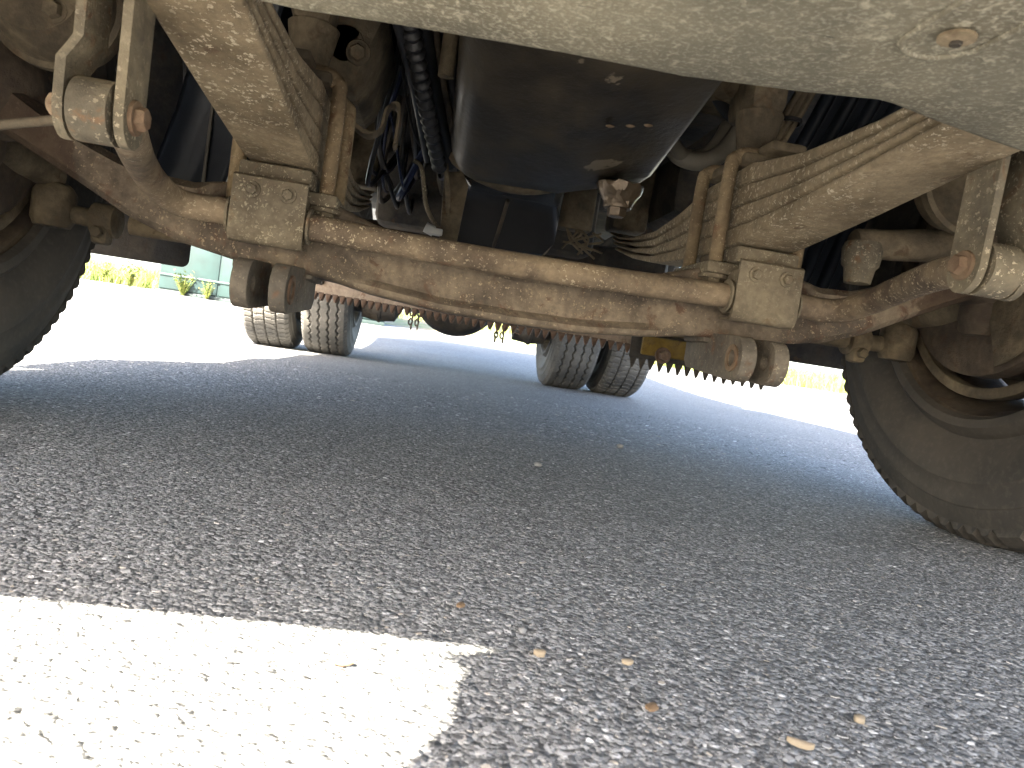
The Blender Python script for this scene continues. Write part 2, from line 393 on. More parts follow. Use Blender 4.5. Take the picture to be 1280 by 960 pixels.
# ---- steering: tie rod behind the axle, arms, drag link
bm = tube([(-.70, .2, .343), (.74, .2, .343)], .019, 16, 0)
tie = obj('tie_rod', bm, 'cast', truck)
for s_ in (-1, 1):
    bm = lathe([(-.022, .024), (-.02, .03), (.02, .03), (.022, .024)], 'X', (s_*.745, .2, .343), 22); box((s_*.745, .19, .318), (.03, .034, .04), .008, bm=bm)
    merge(bm, hexbolt((s_*.745, .172, .318), (0, -1, 0), .011, .012, False))
    obj('clamp', bm, 'cast', tie)
    bm = tube([(s_*.765, .2, .343), (s_*.80, .2, .345)], .017, 14, 0)
    merge(bm, lathe([(-.045, .012), (-.043, .03), (-.03, .036), (.018, .036), (.03, .028), (.036, .02)], 'Z', (s_*.835, .195, .36), 22))
    obj('ball_joint', bm, 'cast', tie)
    bm = tube([(s_*.84, .2, .405), (s_*.86, .1, .42), (s_*.875, .02, .44)], lambda t: .022+.016*t, 12, 6)
    obj('steering_arm', bm, 'cast', tie)
# upper steering arm with ball joint on the drag-link side
bm = tube([(.573, -.02, .494), (.585, -.02, .495), (.64, -.02, .500), (.72, -.02, .512), (.80, -.01, .522)], lambda t: (.016 if t < .02 else .0215)+.011*t, 16, 6)
drag = obj('drag_link_arm', bm, 'cast', truck)
bm = lathe([(.435, .008), (.437, .022), (.462, .026), (.468, .031), (.495, .034), (.508, .03), (.512, .01)], 'Z', (.594, -.02, -.012), 14)
obj('ball_joint', bm, 'strap', drag)

# ---- leaf springs
fr_b = [(-.95, .535), (-.85, .527), (-.52, .497), (-.45, .489), (-.3, .468), (-.12, .446), (0, .441), (.1, .441), (.25, .447), (.39, .46), (.55, .486), (.72, .524), (1.0, .6)]
pit = [(-.95, .008), (-.85, .009), (-.44, .0155), (-.26, .023), (-.1, .0335), (.1, .0335), (.2, .028), (.4, .019), (.73, .0105), (1.0, .009)]
ends = [(-.93, .74), (-.9, .78), (-.88, .8), (-.86, .84)]
def spring(s_):
    root = empty('leaf_spring', truck)
    for i in range(4):
        bm = bmesh.new(); R = []; y0, y1 = ends[i]
        for k in range(61):
            y = y0+(y1-y0)*k/60; p = lerp(pit, y); b = lerp(fr_b, y)+i*p
            b += .004*math.sin(y*7)*(1 if i == 0 else 0)*0
            t = b+p-(.0045 if abs(y) > .1 else .0035); e = min(.0035, (t-b)*.4); hw = .05-.0012*i
            cx = s_*.385
            sec = [(cx-hw+e, b), (cx+hw-e, b), (cx+hw-e*.25, b+e*.6), (cx+hw, (b+t)/2), (cx+hw-e*.25, t-e*.6), (cx+hw-e, t), (cx-hw+e, t), (cx-hw+e*.25, t-e*.6), (cx-hw, (b+t)/2), (cx-hw+e*.25, b+e*.6)]
            R.append([Vector((x, y, z)) for x, z in sec])
        rings(bm, R); obj('leaf', bm, 'spring', root, 40)
    for y in (-.062, .062):
        z0, z1 = .385, .592
        xi, xo = s_*.317, s_*.453
        pth = [(xi, y, z0), (xi, y, z1-.03), (xi+s_*.008, y, z1-.006), (xi+s_*.03, y, z1+.003), (xo-s_*.03, y, z1+.003), (xo-s_*.008, y, z1-.006), (xo, y, z1-.03), (xo, y, z0)]
        obj('u_bolt', tube(pth, .0118, 14, 5), 'rod', root)
    bm = box((s_*.385, 0, .585), (.112, .17, .018), .006); box((s_*.385, -.02, .6), (.06, .2, .016), .006, bm=bm)
    obj('top_plate', bm, 'cast', root)
    # pad block between axle and spring
    obj('saddle_block', box((s_*.387, -.02, .4265), (.106, .17, .027), .005), 'plate', root)
    obj('u_bolt_pad', box((s_*.345, 0, .403), (.098, .172, .02), .005), 'plate', root)
    for y in (-.062, .062): obj('nut', hexbolt((s_*.317, y, .392), (0, 0, -1), .017, .02), 'plate', root)
    bm = lathe([(-.055, .012), (-.055, .034), (.055, .034), (.055, .012)], 'X', (s_*.385, -.95, .555), 24)
    obj('spring_eye', bm, 'spring', root)
    return root
spring(-1); spring(1)
for s_ in (-1, 1):     # dusty cast hangers up on the frame
    bm = plate([(-.05, 0), (.05, 0), (.07, .2), (-.07, .2)], .10, lambda u, v, w_: Vector((s_*.385-.05+w_, -.95+u, .58+v)), (), .01)
    obj('spring_hanger', bm, 'cast', truck)
    bm = plate([(-.05, 0), (.05, 0), (.09, .26), (-.09, .26)], .10, lambda u, v, w_: Vector((s_*.385-.05+w_, .86+u, .6+v)), (), .01)
    obj('spring_hanger', bm, 'cast', truck)

# ---- sway bar with clamp plates
arm = lambda s_: [(s_*.449, -.105, .360), (s_*.490, -.106, .359), (s_*.516, -.124, .362), (s_*.526, -.175, .374), (s_*.517, -.25, .386), (s_*.495, -.33, .391), (s_*.474, -.40, .392), (s_*.464, -.46, .39)]
pth = list(reversed(arm(-1)))+[(-.3, -.105, .356), (-.1, -.105, .352), (.1, -.105, .352), (.3, -.105, .356)]+arm(1)
bar = obj('sway_bar', tube(pth, .0195, 20, 9), 'bar', truck, 60)
for s_ in (-1, 1):
    obj('bushing_eye', bev(lathe([(-.0175, .012), (-.0175, .0295), (.0175, .0295), (.0175, .012)], 'X', (s_*.4625, -.487, .387), 32), .005, 3), 'strap', bar)

def bracket(s_):
    cx = s_*.385
    zt_, zb_, yf = .4125, .322, -.131
    # bent strap: flat front, curled under the bar
    sec = [(yf, zt_), (yf, zt_-.01), (yf, zb_+.012), (yf+.004, zb_+.002), (yf+.012, zb_-.003), (yf+.05, zb_-.001)]
    bm = bmesh.new(); R = []
    for k in range(9):
        x = cx-.053+.106*k/8
        ring = [Vector((x, y, z)) for y, z in sec]+[Vector((x, y+.006, z+.004)) for y, z in reversed(sec)]
        R.append(ring)
    rings(bm, R); bev(bm, .0018, 2, 45)
    r_ = obj('sway_bar_bracket', bm, 'plate', truck)
    for dx in (-.025, .026):
        obj('bolt', hexbolt((cx+dx, yf, .394), (0, -1, -.05), .0085, .0075), 'plate', r_)
    for d in (-1, 1):    # rubber/steel cheek on each side of the clamp
        bm = plate(arc(-.105, .357, .027, 20, 340, 16)+[(-.05, .36), (-.05, .41), (-.09, .41)][:0], .004, lambda u, v, w_: Vector((cx+d*.0575+(w_-.002), u, v)), (), .001)
        obj('cheek', bm, 'strap', r_)
    obj('clamp_block', box((cx, -.093, .366), (.098, .05, .074), .006), 'plate', r_)
    return r_
bracket(-1); bracket(1)

# ---- drop links beside the sway-bar eyes
def link(s_):
    root = empty('drop_link', truck)
    def strap(x0, jog, wid):
        bm = bmesh.new(); R = []
        tab = [(.355, 0), (.425, 0), (.445, 1), (.9, 1)]
        zs = [.3575, .359, .364, .372, .385, .40, .418, .425, .432, .438, .446, .46, .5, .6, .75]
        for z in zs:
            x = x0+jog*lerp(tab, z); hw = wid if z > .385 else math.sqrt(max(1e-6, (wid**2)*(1-((.385-z)/.0278)**2)))
            yc = -.487-(z-.387)*.04
            R.append([Vector((x-.0045, yc-hw, z)), Vector((x+.0045, yc-hw, z)), Vector((x+.0045, yc+hw, z)), Vector((x-.0045, yc+hw, z))])
        rings(bm, R); bev(bm, .0012, 1, 40); return bm
    obj('strap', strap(s_*.489, -s_*.013, .024), 'strap', root)
    obj('strap', strap(s_*.436, 0, .024), 'strap', root)
    for a, b in ((s_*.4935, s_), (s_*.4315, -s_)):
        bm = hexbolt((a, -.487, .387), (b, 0, 0), .0115, .012, True)
        obj('bolt', bm, 'bolt', root)
    obj('bolt_shank', tube([(s_*.43, -.487, .387), (s_*.507, -.487, .387)], .008, 12, 0), 'bolt', root)
    obj('upper_bracket', box((s_*.46, -.5, .8), (.08, .1, .12), .01), 'frame', root)
link(-1); link(1)

# ---- clevis ears under the axle pads
def clevis(s_):
    root = empty('towing_clevis', truck)
    out = [(.055, .30)]+[(.055, .262)]+[(.03, .238)]+arc(-.155, .26, .035, -70, -250, 14)+[(-.06, .299)]
    out = [(.06, .315), (.06, .25), (.045, .237), (-.145, .2245)]+arc(-.158, .259, .035, -75, -262, 14)+[(-.05, .298), (-.045, .315)]
    for x0 in (.334, .386):
        bm = plate(out, .0235, lambda u, v, w_: Vector((s_*(x0+w_), u*.97, v)), [circle(-.158, .259, .0125)], .003)
        obj('ear', bm, 'ear', root)
    obj('mount_block', box((s_*.385, .0, .297), (.125, .1, .032), .006), 'ear', root)
    bm = lathe([(-.002, .0135), (-.002, .021), (.002, .021), (.002, .0135)], 'X', (s_*.333, -.153, .259), 24, close=True)
    obj('hole_rim', bm, 'bolt', root)
clevis(-1); clevis(1)

# ---- wheels
def tyre_mesh(name, RO, xin, xout, tread, seg, depth=.012):
    """tread(u in 0..1 across, a angle index) -> 0..1 groove depth; lathe with carved tread, side ridges"""
    W = xout-xin; c = (xin+xout)/2; V = []; F = []
    nt_ = 44
    side = [(.0, .278), (-.012, .285), (-.014, .30), (-.004, .312), (.006, .318), (.005, .325), (-.012, .35), (-.018, .385), (-.019, .387), (-.019, .40), (-.0175, .402), (-.013, .43), (-.0135, .432), (-.0115, .442), (-.009, .444), (-.004, .462), (.002, .475)]
    side = [(x+.02, r) for x, r in side]
    prof = [(xin+x, r, None) for x, r in side]
    for k in range(nt_+1):
        u = k/nt_; crown = RO-.012*(2*u-1)**2-.012*max(0, abs(2*u-1)-.86)/.14
        prof.append((xin+.018+(W-.036)*u, crown, u))
    prof += [(xout-x, r, None) for x, r in reversed(side)]
    n = len(prof)
    for a in range(seg):
        th = 2*PI*a/seg; ca, sa = math.cos(th), math.sin(th)
        for x, r, u in prof:
            if u is not None: r -= depth*tread(u, a/seg)
            V.append((x, r*sa, r*ca))
    for a in range(seg):
        b = (a+1) % seg
        for i in range(n-1): F.append((a*n+i, b*n+i, b*n+i+1, a*n+i+1))
    me = bpy.data.meshes.new(name); me.from_pydata(V, [], F); return me
tri = lambda x: abs((x % 1)*2-1)
def tread_zig(u, a):
    z = (tri(a*54)-.5)*.05
    g = 0
    for p in (.2, .4, .6, .8):
        if abs(u-p-z) < .018: g = 1
    if (u < .06 or u > .94) and (a*108) % 1 < .35: g = max(g, .6)
    return g
def tread_block(u, a):
    g = 0
    for p in (.25, .5, .75):
        if abs(u-p-(tri(a*76)-.5)*.015) < .016: g = 1
    ch = a*76+(abs(u-.5)*1.2)+(.5 if .25 < u < .5 or u > .75 else 0)
    if ch % 1 < .17: g = 1
    return g
def tread_front(u, a):
    g = 0
    for p in (.2, .4, .6, .8):
        if abs(u-p) < .02: g = 1
    if (u < .1 or u > .9) and (a*90+.0) % 1 < .3: g = 1
    return g
def place_wheel(name, tm, loc, mirror, dual_inner=False, front=False, label=None):
    root = empty(name, truck, loc)
    if label: root['label'] = label
    t = obj('tyre', tm, 'tyre', root, 35)
    if mirror: t.scale = (-1, 1, 1)
    s_ = -1 if mirror else 1
    X = lambda x: s_*x
    rim = [(-.128, .276), (-.132, .286), (-.137, .299), (-.131, .303), (-.124, .299), (-.118, .287), (-.10, .28), (-.03, .262), (.03, .258), (.1, .278), (.118, .287), (.13, .302), (.134, .296), (.118, .272), (.10, .262), (.03, .245), (-.03, .248), (-.10, .266)]
    obj('rim', lathe([(X(a), b) for a, b in rim], 'X', (0, 0, 0), 64, close=True), 'drum' if front else 'cast', root)
    disc = [(.045, .24), (.05, .17), (.07, .15), (.075, .05), (.06, .045), (.055, .15), (.04, .165), (.032, .24)]
    obj('wheel_disc', lathe([(X(a), b) for a, b in disc], 'X', (0, 0, 0), 40, close=True), 'drum', root)
    return root
TF = tyre_mesh('front_tyre', .512, -.157, .157, tread_front, 270)
TZ = tyre_mesh('zigzag_tyre', .508, -.150, .150, tread_zig, 432)
TB = tyre_mesh('block_tyre', .51, -.150, .150, tread_block, 456)
TZ.materials.append(M_['tread']); TB.materials.append(M_['tread'])
for s_ in (-1, 1):
    r_ = place_wheel('front_wheel', TF, (s_*1.008, 0, .503), s_ < 0, front=True)
    dr = [(-.155, .06), (-.155, .19), (-.15, .205), (-.12, .207), (-.118, .2), (.03, .2), (.03, .06)]
    obj('brake_drum', lathe([(s_*a, b) for a, b in dr], 'X', (0, 0, 0), 48), 'drum', r_)
    bm = plate(arc(0, 0, .2, 20, 250, 24)+arc(0, 0, .07, 250, 20, 14), .004, lambda u, v, w_: Vector((-s_*(.162+w_), u, v)), (), .001)
    obj('dust_shield', bm, 'cast', r_)
    bm = lathe([(-s_*.16, .02), (-s_*.165, .085), (-s_*.2, .075), (-s_*.23, .04), (-s_*.235, .01)], 'X', (0, 0, 0), 24)
    obj('hub', bm, 'drum', r_)
    # brake shoe web seen through the rim
    bm = plate(arc(0, 0, .245, 205, 335, 20)+arc(0, 0, .225, 335, 205, 20), .03, lambda u, v, w_: Vector((-s_*(.10+w_), u, v)), (), .002)
    obj('brake_shoe_web', bm, 'cast', r_)
WB = 3.46
for s_ in (-1, 1):
    for x, tm, nm in ((.752, TZ, 'zigzag ribbed'), (1.088, TB, 'block tread')):
        place_wheel('rear_wheel', tm, (s_*x, WB, .5), s_ < 0, label='%s rear %s tyre' % (nm, 'inner' if x < 1 else 'outer'))

# steering knuckles
for s_ in (-1, 1):
    bm = box((s_*.90, .0, .57), (.10, .14, .07), .02); box((s_*.90, 0, .40), (.10, .13, .07), .02, bm=bm); box((s_*.945, 0, .485), (.05, .15, .24), .02, bm=bm)
    obj('steering_knuckle', bm, 'drum', truck)
    # brake chamber can above the gooseneck
    q = Vector((s_*.7, -.13, .60))
    bm = lathe([(-.06, .02), (-.058, .06), (-.02, .078), (-.004, .082), (-.002, .09), (.012, .09), (.014, .082), (.05, .075), (.068, .05), (.07, .01)], 'Y', q, 36)
    bc = obj('brake_chamber', bm, 'cast', truck)
    obj('bolt', hexbolt(q+Vector((s_*-.03, -.055, -.03)), (0, -1, 0), .012, .014), 'cast', bc)
    pth = [(s_*.86, -.25, .40), (s_*.76, -.3, .385), (s_*.66, -.37, .37), (s_*.52, -.44, .383)] if s_ < 0 else [(s_*.78, -.12, .62), (s_*.8, -.2, .5), (s_*.86, -.1, .45)]
    obj('sensor_cable', tube(pth, .005, 10, 8), 'cast', truck)
    pth = [(s_*.74, -.1, .62), (s_*.80, -.18, .60), (s_*.835, -.16, .5), (s_*.87, -.08, .45)]
    obj('brake_hose', tube(pth, .013, 12, 8), 'blackhose', truck)

# ---- front bumper centre panel (underside visible)
edge = [(-.318, -.74), (-.312, -.66), (-.309, -.606), (-.300, -.586), (-.27, -.586), (-.187, -.602), (-.056, -.622), (.046, -.624), (.146, -.634), (.206, -.643), (.222, -.640), (.27, -.622), (.33, -.604), (.40, -.588), (.5, -.58)]
E = [Vector((a, b, 0)) for a, b in edge]
bm = bmesh.new(); R = []
def bz(x, y): return .4705+.02*max(0, (-y-.95))-(.004*math.cos(x*9)) + .06*max(0, -y-1.08)
for p in E:
    row = []
    x0 = p.x if p.x > -.3 else p.x
    # rolled lip at the rear edge, then forward along the underside to the nose, then up the front
    lip = [(.012, .045), (.009, .02), (.006, .008), (.0, .0022), (-.008, 0)]
    for dy, dz in lip: row.append(Vector((p.x, p.y+dy-.008, bz(p.x, p.y)+dz)))
    for k in range(1, 13):
        t = k/12; y = p.y-.008+(-1.152-p.y)*t; row.append(Vector((p.x*(1+.06*t), y, bz(p.x, y))))
    for k in range(1, 7):
        a = k/6*PI/2; row.append(Vector((p.x*1.06, -1.160-.015*math.sin(a), bz(p.x, -1.1)+.015*(1-math.cos(a)))))
    row.append(Vector((p.x*1.06, -1.177, .72)))
    R.append(row)
V = [[bm.verts.new(p) for p in r] for r in R]
for a, b in zip(V, V[1:]):
    for i in range(len(a)-1): bm.faces.new((a[i], a[i+1], b[i+1], b[i]))
bmesh.ops.recalc_face_normals(bm, faces=bm.faces)
me = bpy.data.meshes.new('bumper'); bm.to_mesh(me); bm.free()
bumper = obj('front_bumper', me, 'bumper', truck, 60)
sm = bumper.modifiers.new('thick', 'SOLIDIFY'); sm.thickness = .004; sm.offset = 0
ob = [(.178+.026*math.cos(a), -.765+.026*math.sin(a)) for a in np.linspace(0, PI, 12)]+[(.178+.026*math.cos(a), -.90+.026*math.sin(a)) for a in np.linspace(PI, 2*PI, 12)]
pth = [(x, y, bz(x, y)-.002) for x, y in ob]; pth.append(pth[0])
obj('slot_rim', tube(pth, .0026, 10, 0), 'bumper', bumper)
bm = lathe([(0, .004), (-.001, .0115), (-.003, .0115), (-.0045, .005), (-.0045, .002)], 'Z', (.178, -.776, bz(.178, -.776)-.003), 28)
obj('washer', bm, 'spring', bumper)
obj('bolt', hexbolt((.178, -.776, bz(.178, -.776)-.007), (0, 0, -1), .004, .003, False), 'dark', bumper)
for s_ in (-1, 1):   # unseen bumper wings either side, height and reach shaped for the shadow edge
    bm = bmesh.new(); x0, x1 = (.315 if s_ < 0 else .54)*s_, 1.24*s_
    box(((x0+x1)/2, -1.0845, .702), (abs(x1-x0), .15, .472), .012, bm=bm)
    obj('bumper_wing', bm, 'bumper', bumper)

# ---- oil sump
sumpY = [(-.5, .722), (-.3, .684), (-.1, .636), (.1, .59), (.24, .558), (.285, .551), (.303, .557), (.312, .58), (.314, .70), (.314, .9)]
bm = bmesh.new(); R = []
for y, z in sumpY:
    xl, xr = -.150+.02*(y+.1), .272; r = .055
    if y > .27: xl += (y-.27)*.6; xr -= (y-.27)*.6
    pts = [(xl, .95)]+[(xl, z+.15)]+[(a, b) for a, b in arc(xl+r, z+r, r, 180, 270, 6)]+[(.09, z+.003), (xr-.012, z+.05), (xr-.004, z+.054), (xr, z+.062)]+[(xr+.03, .95)]
    pts = [(a, min(b, .96)) for a, b in pts]
    R.append([Vector((a, y, b)) for a, b in pts])
rings(bm, R); bmesh.ops.remove_doubles(bm, verts=bm.verts, dist=.0001)
sump = obj('oil_sump', bm, 'sump', truck, 50)
prf = [(.602, .012), (.592, .048), (.584, .046), (.576, .042), (.569, .037), (.562, .033), (.556, .03), (.55, .028), (.548, .024)]
bm = lathe([(a-.012, b) for a, b in prf], 'Z', (.208, .235, 0), 36)
for v in bm.verts: v.co += Vector((random.uniform(-1, 1), random.uniform(-1, 1), random.uniform(-1, 1)))*.0026
obj('plug_boss', bm, 'copper', sump)
bm = hexbolt((.208, .235, .541), (0, 0, -1), .020, .024, True)
obj('drain_plug', bm, 'copper', sump)
for k, (dx, dy) in enumerate(((.02, .02), (.05, .0), (.075, -.02))):
    obj('mud_crust', lathe([(0, .002), (-.002, .008), (-.004, .004)], 'Z', (.10+dx, -.02+dy, .620), 9), 'bolt', sump)

# ---- bell housing and gearbox behind the sump
bm = lathe([(.34, .18), (.34, .235), (.352, .245), (.375, .245), (.385, .235), (.52, .2), (.75, .15)], 'Y', (0, 0, .80), 56)
bell = obj('bell_housing', bm, 'cast', truck, 40)
for k in range(16):
    a = 2*PI*k/16+.1; obj('bolt', hexbolt((.23*math.cos(a), .34, .80+.23*math.sin(a)), (0, -1, 0), .009, .01, False), 'dark', bell)
bm = bmesh.new(); R = []
for y, z0, hw in ((.42, .575, .115), (.5, .56, .12), (.52, .54, .122), (.56, .452, .125), (.62, .435, .12), (1.05, .44, .12), (1.1, .5, .11), (1.15, .7, .1)):
    R.append([Vector((x, y, z)) for x, z in ((-hw-.0, .8), (-hw+.005, z0+.03), (-hw+.03, z0), (hw-.03+.02, z0+.008), (hw+.015, z0+.04), (hw+.03, .8))])
rings(bm, R); bev(bm, .008, 2, 25)
gb = obj('gearbox_pan', bm, 'blackpan', truck, 45)
obj('drip_ridge', tube([(.005, .49, .562), (.0, .53, .515), (-.01, .57, .45), (-.015, .63, .432)], .005, 8, 6), 'dark', gb)
obj('transmission', box((0, .9, .9), (.36, 1.1, .5), .06), 'dark', truck)
obj('side_cover', box((.185, .62, .60), (.10, .06, .12), .006), 'cast', truck)
bm = bmesh.new()
for k in range(9): tube([(.17+random.uniform(0, .1), .6, .54), (.18+random.uniform(0, .1), .58, .52+random.uniform(-.02, .01)), (.16+random.uniform(0, .13), .6, .495+random.uniform(-.02, .02))], .003, 6, 4, bm)
obj('wire_bundle', bm, 'cast', truck)

# ---- engine, radiator, frame
eng = obj('engine_block', box((.0, .0, 1.15), (.62, 1.1, .5), .05), 'dark', truck)
for k in range(7):
    bm = box((-.22+.02*(k % 2), -.45+k*.12, .84), (.08, .07, .12), .02); obj('rib', bm, 'dark', eng)
obj('radiator', box((0, -.74, 1.05), (.8, .09, .9), .02), 'frame', truck)
for s_ in (-1, 1):
    bm = bmesh.new(); box((s_*.385-s_*.036, 2.2, .90), (.008, 6.2, .27), .002, bm=bm)
    box((s_*.385, 2.2, .77), (.075, 6.2, .008), .002, bm=bm); box((s_*.385, 2.2, 1.034), (.075, 6.2, .008), .002, bm=bm)
    obj('frame_rail', bm, 'frame', truck)
    bm = box((s_*.385, .04, .725), (.07, .12, .08), .02); tube([(s_*.385, .02, .62), (s_*.385, .02, .69)], lambda t: .028+.014*t, 16, 4, bm)
    obj('bump_stop', bm, 'cast', truck)
for y in (1.5, 3.0, 4.6): obj('cross_member', box((0, y, .9), (.7, .12, .2), .02), 'frame', truck)
# left-hand castings and brackets next to the sump
bm = box((-.345, .18, .70), (.12, .30, .16), .03, Matrix.Rotation(.3, 3, 'Y')); merge(bm, lathe([(-.02, .03), (.0, .035), (.02, .02)], 'Y', (-.335, .05, .68), 18))
cb = obj('steering_box', bm, 'cast', truck)
obj('bolt', hexbolt((-.31, .02, .665), (0, -1, -.3), .014, .014), 'cast', cb)
pth = [(-.315, .10, .565), (-.29, .10, .553), (-.268, .10, .565), (-.262, .10, .60), (-.25, .10, .612), (-.24, .10, .60), (-.24, .10, .54)]
bm = bmesh.new(); R = []
for p in catmull(pth, 4): R.append([p+Vector((0, -.02, 0)), p+Vector((0, .02, 0)), p+Vector((.005, .02, .005)), p+Vector((.005, -.02, .005))])
rings(bm, R); obj('hook_bracket', bm, 'cast', truck)
for k in range(5):
    x = -.23+.015*k
    obj('hose', tube([(x-.06, -.32, .80), (x-.03, -.1, .72+.02*k), (x+.01, .15, .66+.012*k), (x+.04+.01*k, .4, .60)], .008+.003*(k % 3), 10, 8), ('blackhose', 'dark', 'blackhose', 'dark', 'blackhose')[k], truck)
bm = bmesh.new()
tube([(-.235, -.05, .72), (-.20, .12, .645), (-.16, .36, .58)], lambda t: .014+.003*math.sin(t*110), 12, 60, bm, .05)
obj('convoluted_hose', bm, 'blackhose', truck)
obj('pipe', tube([(-.165, .02, .90), (-.165, .04, .66)], .014, 12, 0), 'cast', truck)
obj('pipe', tube([(-.158, .36, .62), (-.14, .40, .56), (-.12, .47, .46)], .006, 10, 6), 'cast', truck)
obj('pipe', tube([(-.22, .42, .60), (-.2, .43, .585), (-.175, .44, .50), (-.12, .46, .44)], .005, 10, 6), 'strap', truck)
bm = plate([(-.02, 0), (.02, 0), (.028, .13), (.01, .16), (-.03, .15)], .012, lambda u, v, w_: Vector((-.12+u, .44+w_, .44+v)), (), .003)
obj('support_arm', bm, 'cast', truck)
bm = tube([(-.175, .44, .462), (-.155, .44, .455)], .012, 10, 0); box((-.15, .44, .455), (.03, .02, .015), .003, bm=bm)
obj('connector', bm, 'whiteplug', truck)
for k in range(16):
    x = random.uniform(-.33, -.17); y = random.uniform(.42, .85); d_ = random.uniform(-.05, .05)
    obj('wire', tube([(x, y-.2, 1.0), (x+d_, y-.1, .82), (x+d_*.3+random.uniform(-.02, .02), y, .68), (x-d_, y+.12, random.uniform(.55, .66)), (x-d_*.5, y+.4, .66), (x, y+.7, .8)], random.choice((.003, .004, .006, .008)), 7, 6), random.choice(('bluehose', 'blackhose', 'blackhose', 'dark')), truck)
obj('exhaust_pipe', tube([(-.27, .5, .88), (-.28, .9, .86), (-.34, 1.6, .84)], .06, 20, 6), 'blackhose', truck)
# right-hand hoses by the spring
obj('coolant_hose', tube([(.29, .28, .72), (.325, .25, .665), (.38, .24, .662), (.43, .26, .71), (.455, .25, .78), (.46, .22, .88)], .019, 14, 8), 'hose', truck)
obj('coolant_hose', tube([(.27, .2, .70), (.33, .24, .665), (.40, .28, .70), (.44, .3, .78)], .014, 12, 8), 'hose', truck)
obj('hose', tube([(.25, .1, .84), (.33, .1, .74), (.40, .14, .72), (.47, .14, .78)], .012, 12, 8), 'blackhose', truck)
obj('engine_mount', box((.36, .12, .78), (.16, .16, .10), .03), 'cast', truck)
for k in range(3): obj('wiring_loom', tube([(.44+.012*k, .12, .655), (.455+.012*k, .1, .70), (.475+.011*k, .06, .78), (.49, .04, .86)], .007, 9, 6), 'cast', truck)
obj('cable_tie', lathe([(-.004, .02), (-.004, .024), (.004, .024), (.004, .02)], 'Z', (.472, .09, .715), 16, close=True), 'blackhose', truck)
obj('connector', box((.425, .12, .725), (.008, .01, .03), .002), 'whiteplug', truck)
obj('air_bag', bev(lathe([(.6, .03), (.605, .045), (.625, .05), (.64, .045), (.645, .03)], 'Z', (.43, .06, 0), 24), .004), 'bolt', truck)

# ---- wheel-arch liners (ribbed on one side) and mud flaps
def ribbed(x0, x1, y, z0, z1, ribs, amp):
    bm = bmesh.new(); n = ribs*12; R = []
    for z in np.linspace(z0, z1, 10):
        yy = y-.35*max(0, z-.62)
        row = []
        for k in range(n+1):
            t = k/n; row.append(Vector((x0+(x1-x0)*t+.25*(z-z0), yy-amp*max(0, math.sin(2*PI*ribs*t))**.6, z)))
        R.append(row)
    V = [[bm.verts.new(p) for p in r] for r in R]
    for a, b in zip(V, V[1:]):
        for i in range(n): bm.faces.new((a[i], a[i+1], b[i+1], b[i]))
    return bm
o = obj('wheel_arch_liner', ribbed(.52, .78, .42, .36, 1.05, 5, .02), 'blueblack', truck, 60); o.modifiers.new('t', 'SOLIDIFY').thickness = .004
o = obj('wheel_arch_liner', ribbed(-.74, -.60, .30, .36, 1.05, 1, .008), 'blueblack', truck, 60); o.modifiers.new('t', 'SOLIDIFY').thickness = .004
obj('liner_panel', box((-.545, .42, .70), (.10, .01, .62), .003), 'blueblack', truck)
obj('liner_edge', box((-.612, .285, .66), (.006, .006, .5), .002), 'hose', truck)
for s_ in (-1, 1):
    out = [(.775, .9), (1.25, .9), (1.25, .30)]+[(.80, .30)]+arc(.795, .32, .02, 270, 180, 5)
    bm = plate([(s_*a, b) for a, b in out], .012, lambda u, v, w_: Vector((u, .75+w_, v)), (), .003)
    obj('mud_flap', bm, 'frame', truck)
    obj('added_shadow_panel', box((s_*1.225, .52, .50), (.05, .46, .36), .01), 'frame', truck)  # unseen side panel added to fill a lit sliver in the truck's shadow
    # arched mudguard over the front wheel
    bm = bmesh.new(); R = []
    for k in range(25):
        a = math.radians(-5+185*k/24); R.append([Vector((s_*.78, -.62*math.cos(a), .5+.64*math.sin(a))), Vector((s_*1.25, -.62*math.cos(a), .5+.64*math.sin(a)))])
    V = [[bm.verts.new(p) for p in r] for r in R]
    for a, b in zip(V, V[1:]): bm.faces.new((a[0], a[1], b[1], b[0]))
    o = obj('mudguard', bm, 'frame', truck, 60); o.modifiers.new('t', 'SOLIDIFY').thickness = .006

obj('added_front_blocker', box((0, -1.09, 1.0), (2.42, .09, .42), .03), 'cab', truck)  # unseen panel added to stop sun leaking in above the bumper
obj('added_deck_blocker', box((0, 1.6, 1.075), (2.3, 1.3, .03), .01), 'frame', truck)  # unseen plate added to shut out light between cab and cargo
obj('cross_member', box((0, 1.2, .72), (.72, .14, .34), .03), 'frame', truck)  # extra member added to block stray light behind the sump
for s_ in (-1, 1):
    bm = lathe([(-.4, .03), (-.39, .1), (-.36, .125), (.36, .125), (.39, .1), (.4, .03)], 'Y', (s_*.62, 1.75, .63), 32)
    obj('added_tank_blocker', bm, 'frame', truck)  # tank added to block bright gaps beside the frame
    obj('added_box_blocker', box((s_*.95, 1.75, .86), (.42, .8, .28), .03), 'frame', truck)  # box added as a light blocker to keep the chassis dark
    obj('cab_support', box((s_*.52, .75, .82), (.18, .3, .4), .04), 'dark', truck)
